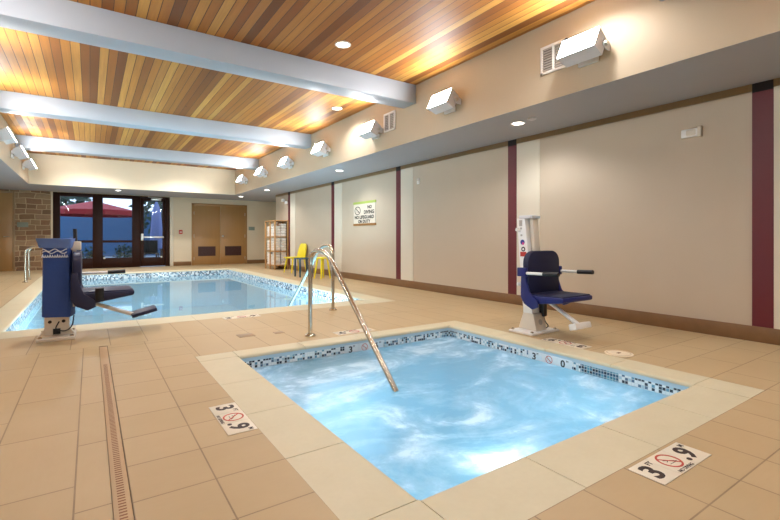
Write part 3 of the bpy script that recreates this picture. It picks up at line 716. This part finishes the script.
# fabric cover: soft box
def softbox(w, d_, z0, z1, top, flare, seed, n=14, lean=0.0):
    b = bmesh.new(); rnd = random.Random(seed); rings = []
    seg = 40
    for j in range(n+1):
        s = j/n; z = z0+(z1-z0)*s; kx = 1+flare*(1-s)*.5 - top*s; ring = []
        for k in range(seg):
            a = 2*PI*k/seg; c, sn = math.cos(a), math.sin(a); e = .28
            x = math.copysign(abs(c)**e, c)*w/2*kx; y = math.copysign(abs(sn)**e, sn)*d_/2*kx
            wv = .006*math.sin(3*a+5*s)+.004*math.sin(9*a+11*s*math.sin(a))+rnd.uniform(-.002, .002)
            ring.append(b.verts.new((x*(1+wv*3)+lean*s, y*(1+wv*3), z+.006*math.sin(2*a)*(1 if j in (0,) else .3))))
        rings.append(ring)
    for q, t in zip(rings, rings[1:]):
        for k in range(seg): b.faces.new((q[k], q[(k+1) % seg], t[(k+1) % seg], t[k]))
    b.faces.new(rings[-1])
    return b
cv = MB().add(softbox(.24, .20, .215, .93, .07, .06, 3), T((.012,0,0)) @ R(YAW*-.35, 'Z')).build('cover', M['cover'], L1, angle=60)
MB().add(softbox(.265, .215, .905, 1.0, -.16, 0, 5, 6), R(YAW*-.35, 'Z')).build('cover_cap', M['covercap'], cv, angle=60)
lg = MB(); mL = T((.012,0,0)) @ R(YAW*-.35, 'Z') @ T((-.005, -.1075, .855)) @ R(PI/2, 'X')
for q in range(2):
    pts = [(-.1+.2*k/16, .008+q*.02 + .012*math.sin(k*.8+q*1.4), .002) for k in range(17)]
    lg.tube([mL @ Vector(p) for p in pts], .0045, 6)
for q in range(11):
    x = -.105+q*.02; lg.tube([mL @ Vector(p) for p in ((x, -.045, .002), (x+.008, -.02 if q % 3 else -.012, .002), (x+.014, -.043, .002))], .005, 6)
lg.build('cover_print', M['coverlogo'], cv)
MB().box((.11, -.05, .88), (.2, .03, .97), .008).build('cover_bracket', M['offwhite'], L1); MB().tube([(.15, 0, .97), (.145, 0, 1.1)], .018, 12).build('lever', M['black'], L1)
MB().box((.125, -.04, .3), (.16, .04, .9), .006).build('lift_arm', M['offwhite'], L1)
# right, open lift
L2 = thing('pool_lift', 'white pool lift with royal blue and black seat standing beside the spa', 'pool lift', (3.97, 3.09, 0), -PI/2)
lift_common(L2, .135, M['darkseat'], M['blue'], True)
pl = MB().box((-.155, -.225, 0), (.155, .225, .022), .006).build('base_plate', M['white'], L2)
bo = MB()
for sx in (-.125, .125):
    for sy in (-.19, .19): bo.lathe([(.016, .022), (.016, .034), (.01, .038)], (sx, sy, 0), 8)
bo.build('bolt', M['steel'], pl)
MB().prism([(-.14, .022), (.10, .022), (.055, .2), (-.075, .2)], -.085, .085, 'y', .006).build('pedestal', M['offwhite'], L2)
MB().prism([(-.08, .19), (.04, .19), (-.0, .62), (-.06, 1.22), (-.17, 1.22), (-.12, .62)], -.075, .045, 'y', .005).build('column', M['white'], L2)
MB().prism([(.02, .45), (.055, .45), (.0, 1.24), (-.05, 1.24)], -.02, .07, 'y', .004).build('lift_arm', M['offwhite'], L2)
MB().box((-.14, -.08, 1.215), (.03, .075, 1.25), .008).build('top_cap', M['fixture'], L2)
MB().tube([(-.13, -.07, 1.09), (-.145, -.112, 1.1)], .02, 10).build('lever', M['white'], L2)
MB().tube([(-.11, -.07, .5), (-.125, -.115, .505)], .018, 10).build('knob', M['white'], L2)
MB().box((.02, .05, .16), (.09, .11, .5), .012).build('actuator', M['black'], L2)
MB().tube(arc([(.05, .09, .18), (.07, .1, .1), (.1, .12, .06), (.06, .13, .03)], .04), .006, 8).build('cable', M['black'], L2)
SM = lambda x, z: T((x-.0, -.0765, z)) @ R(PI/2, 'X')
sk = MB(); sk.box((-.135, -.0775, 1.135), (-.095, -.0752, 1.2)); 
for x, z in ((-.11, 1.11), (-.105, 1.035)): sk.box((x-.012, -.0775, z-.01), (x+.012, -.0752, z+.01))
sk.build('label_print', M['grille'], L2)
MB().lathe([(.028, -.078), (.028, -.0752)], (-.09, 0, .96), 18, 'y').build('round_sticker', M['dot_blue'], L2)
MB().lathe([(.014, -.0788), (.014, -.0776)], (-.081, 0, .945), 14, 'y').build('pink_sticker', M['dot_pink'], L2)
MB().add(ring_bm(.014, .026), SM(-.08, .885)).build('ring_sticker', M['black'], L2)
MB().box((-.12, -.0775, .805), (-.04, -.0752, .855)).build('red_label', M['red'], L2)
MB().lathe([(.03, .0), (.03, .0025)], (0, 0, 0), 20, 'x').xf(T((.083, 0, .11)) @ R(-.25, 'Y')).build('maker_badge', M['grille'], L2)
MB().box((-.07, -.0785, .30), (-.03, -.0755, .42)).build('warning_label', M['grille'], L2)

# ------------------------------------------------------------------ towel rack, chair, table, stool
RX0, RX1, RY0, RY1, RH = 4.88, 5.31, 13.75, 14.65, 1.56
t = thing('towel_rack', 'honey wood shelf rack of white towels against the right wall at the back', 'rack', ((RX0+RX1)/2, (RY0+RY1)/2, 0))
hx, hy = (RX1-RX0)/2, (RY1-RY0)/2
for sx in (-1, 1):
    for sy in (-1, 0, 1): MB().box((sx*hx-.02, sy*hy-.02, 0), (sx*hx+.02, sy*hy+.02, RH), .004).build('post', M['rackwood'], t)
shz = (.14, .60, 1.06)
for z in shz: MB().box((-hx, -hy, z-.025), (hx, hy, z), .003).build('shelf', M['rackwood'], t)
MB().box((-hx-.02, -hy-.02, RH), (hx+.02, hy+.02, RH+.025), .004).build('top', M['rackwood'], t)
tw = bmesh.new(); bmesh.ops.create_cube(tw, size=1); bmesh.ops.scale(tw, vec=(.175, .25, .085), verts=tw.verts); bmesh.ops.bevel(tw, geom=tw.edges[:], offset=.03, segments=4, profile=.5, affect='EDGES')
names = ('lowest', 'middle', 'top')
first = None
for si, z in enumerate(shz):
    for c in range(4):
        nst = (5, 4, 5, 5, 4)[(si*2+c) % 5]
        for q in range(nst):
            loc = ((RX0+RX1)/2+(.097 if c == 3 else -.097)+random.uniform(-.005, .005), RY0+.165+(c % 3)*.285+random.uniform(-.006, .006), z+.0435+q*.086)
            lab = 'folded white towel in the stacks on the %s shelf of the wooden rack' % names[si]
            if first is None: first = MB().add(tw).build('folded_towel', M['towel'], angle=80); tag(first, lab, 'towel', 'towels on the %s shelf' % names[si]); first.location = loc
            else:
                o = first.copy(); COL.objects.link(o); o.location = loc; o['label'] = lab; o['group'] = 'towels on the %s shelf' % names[si]; o.rotation_euler = (0,0,random.uniform(-.03, .03))
# yellow chair, facing -x
t = thing('yellow_chair', 'yellow plastic chair by the right wall beside the towel rack', 'chair', (5.0, 12.35, 0), PI+.15)
sb = MB().prism([(-.22, .43), (.24, .42), (.26, .44), (.24, .46), (-.2, .465)], -.22, .22, 'y', .01).build('seat', M['yellow'], t)
bp = [(-.20, .43)]
MB().prism([(-.22, .44), (-.215, .60), (-.18, .80), (-.12, .86), (.12, .86), (.18, .80), (.215, .60), (.22, .44)], -.02, .015, 'x', .008).xf(T((-.19, 0, 0)) @ T((0,0,.44)) @ R(-.22, 'Y') @ T((0,0,-.44))).build('backrest', M['yellow'], t)
for sx in (-1, 1):
    for sy in (-1, 1): MB().tube([(sx*.25, sy*.22, 0), (sx*.18, sy*.17, .43)], [.016, .024], 10).build('leg', M['yellow'], t)
t = thing('side_table', 'small dark teal square side table beside the yellow chair', 'table', (4.64, 10.9, 0), 0)
MB().box((-.19, -.19, .46), (.19, .19, .49), .006).build('tabletop', M['teal'], t)
for sx in (-.165, .165):
    for sy in (-.165, .165): MB().box((sx-.02, sy-.02, 0), (sx+.02, sy+.02, .46), .003).build('leg', M['teal'], t)
t = thing('yellow_stool', 'low yellow stool with splayed legs right of the teal side table', 'stool', (4.80, 10.1, 0), .2)
MB().lathe([(.0, .50), (.17, .50), (.19, .515), (.18, .535), (.0, .545)]).build('seat', M['yellow'], t)
for q in range(4):
    a = PI/4+q*PI/2; MB().tube([(.2*math.cos(a), .2*math.sin(a), 0), (.12*math.cos(a), .12*math.sin(a), .505)], [.018, .024], 10).build('leg', M['yellow'], t)

# ------------------------------------------------------------------ deck fittings
t = thing('trench_drain', 'long narrow tan trench drain set in the floor tiles at left', 'drain', (.1005, .4, 0))
MB().box((-.03, YF-.4+.01, -.028), (.03, 4.49, -.001), .0015).build('grate', M['drain'], t)
sl = MB()
for q in range(int((4.4-.7)/.021)):
    y = .3+q*.021-.2; sl.box((-.013, y, -.0015), (.013, y+.008, -.0006))
s_o = sl.build('grate_slot', M['slot'], t, smooth=False); s_o['kind'] = 'stuff'

def depth_marker(label, mtx, feet, metric, mt, ink, red, L=.45, H=.15, extra='NO DIVING', group=None, unit2='M', ring=True):
    t = thing('depth_marker', label, 'depth marker', (0,0,0), 0, group); t.matrix_world = mtx
    bs = MB()
    for q in (-1, 0, 1): bs.box((q*L/3-L/6+.0008, -H/2, 0), (q*L/3+L/6-.0008, H/2, .003), .0006)
    bs.build('tile', mt, t)
    z = T((0, 0, .0034)); k = H/.15
    b = MB(); b.add(text_bm(feet, .135*k, .0005, .004*k), z @ T((-L/3-.012*k, -.002, 0)) @ Matrix.Diagonal((1.1, 1, 1, 1))); b.build('numeral', ink, t); b = MB(); b.add(text_bm(metric, .135*k, .0005, .004*k), z @ T((L/3-.02*k, -.002, 0)) @ Matrix.Diagonal((1.05, 1, 1, 1))); b.build('numeral', ink, t); b = MB()
    b.add(text_bm('FT', .034*k, .0005, .0006), z @ T((-L/3+.048*k, .045*k, 0))); b.add(text_bm(unit2, .034*k, .0005, .0006), z @ T((L/3+.05*k, .045*k, 0)))
    b.build('unit_letters', ink, t)
    if extra: MB().add(text_bm(extra, .024*k, .0005, .0004), z @ T((0, -.062*k, 0))).build('caption', ink, t)
    c = MB(); mm = z @ T((0, .008*k, 0)); nodive(c, mm, .056*k); c.build('no_diving_ring', red, t)
    c = MB(); diver(c, mm @ T((0,0,-.0001)), .045*k); c.build('diver_symbol', ink, t)
depth_marker('depth tile in the floor along the near edge of the spa, lower right', T((2.15, .935, .0005)), '3', '.9', M['markertile'], M['ink'], M['redink'])
depth_marker('depth tile in the floor along the left edge of the spa', T((.655, 2.54, .0005)) @ R(-PI/2, 'Z'), '3', '.9', M['markertile'], M['ink'], M['redink'])
depth_marker('depth tile in the floor beside the spa handrail foot', T((2.35, 4.16, .0005)) @ R(PI, 'Z'), '3', '.9', M['markertile'], M['ink'], M['redink'])
depth_marker('depth tile set in the floor along the near pool edge', T((1.6, 5.73, .0005)), '3', '.9', M['markertile'], M['ink'], M['redink'])
depth_marker('depth tile in the floor right of the spa beside the white lift foot', T((3.76, 2.56, .0005)) @ R(PI/2, 'Z'), '3', '.9', M['markertile'], M['ink'], M['redink'])
depth_marker('white depth tile 3 FT 6 IN on the far inside wall of the spa', T((2.29, SI[3]-.0005, -.097)) @ R(PI/2, 'X'), '3', '6', M['whitetile'], M['blackink'], M['redink'], .46, .095, None, None, 'IN')
depth_marker('white depth tile 3 FT 0 IN on the right inside wall of the spa', T((SI[1]-.0005, 2.50, -.097)) @ R(-PI/2, 'Z') @ R(PI/2, 'X'), '3', '0', M['whitetile'], M['blackink'], M['redink'], .46, .095, None, None, 'IN')
# skimmer opening in the spa wall
t = thing('skimmer_opening', 'teal tiled skimmer opening in the right inside wall of the spa', 'skimmer', (SI[1]-.001, 2.03, -.092))
MB().box((-.004, -.16, -.05), (0, .16, .035)).build('mouth', M['skimmosaic'], t)
def lid(loc, r, label, m, hole=True):
    t = thing('skimmer_lid', label, 'deck_lid', loc)  # round lid of the skimmer, set in the deck
    MB().lathe([(r, .0005), (r, .004), (r*.96, .007)], seg=36).build('cover', m, t)
    MB().add(ring_bm(r*.80, r*.84, 36, .0006), T((0,0,.0075))).build('rim_groove', M['drain'], t)
    MB().box((-.022, -.012, .0065), (.022, .012, .0085), .002).build('finger_hole', M['slot'], t)
lid((3.80, 2.07, 0), .115, 'round cream skimmer lid in the floor right of the spa', M['lid'])
def deckdrain(loc, w, d_, label):
    o = MB().box((-w/2, -d_/2, .0003), (w/2, d_/2, .003), .001); o = o.build('deck_drain', M['shade_and_fittings']); o.location = loc; tag(o, label, 'drain')
deckdrain((1.33, 4.62, 0), .16, .15, 'small square tan drain cover in tiles left of the spa handrail foot')
deckdrain((1.66, 4.56, 0), .10, .10, 'smaller tan drain cover in tiles nearest the spa handrail foot')
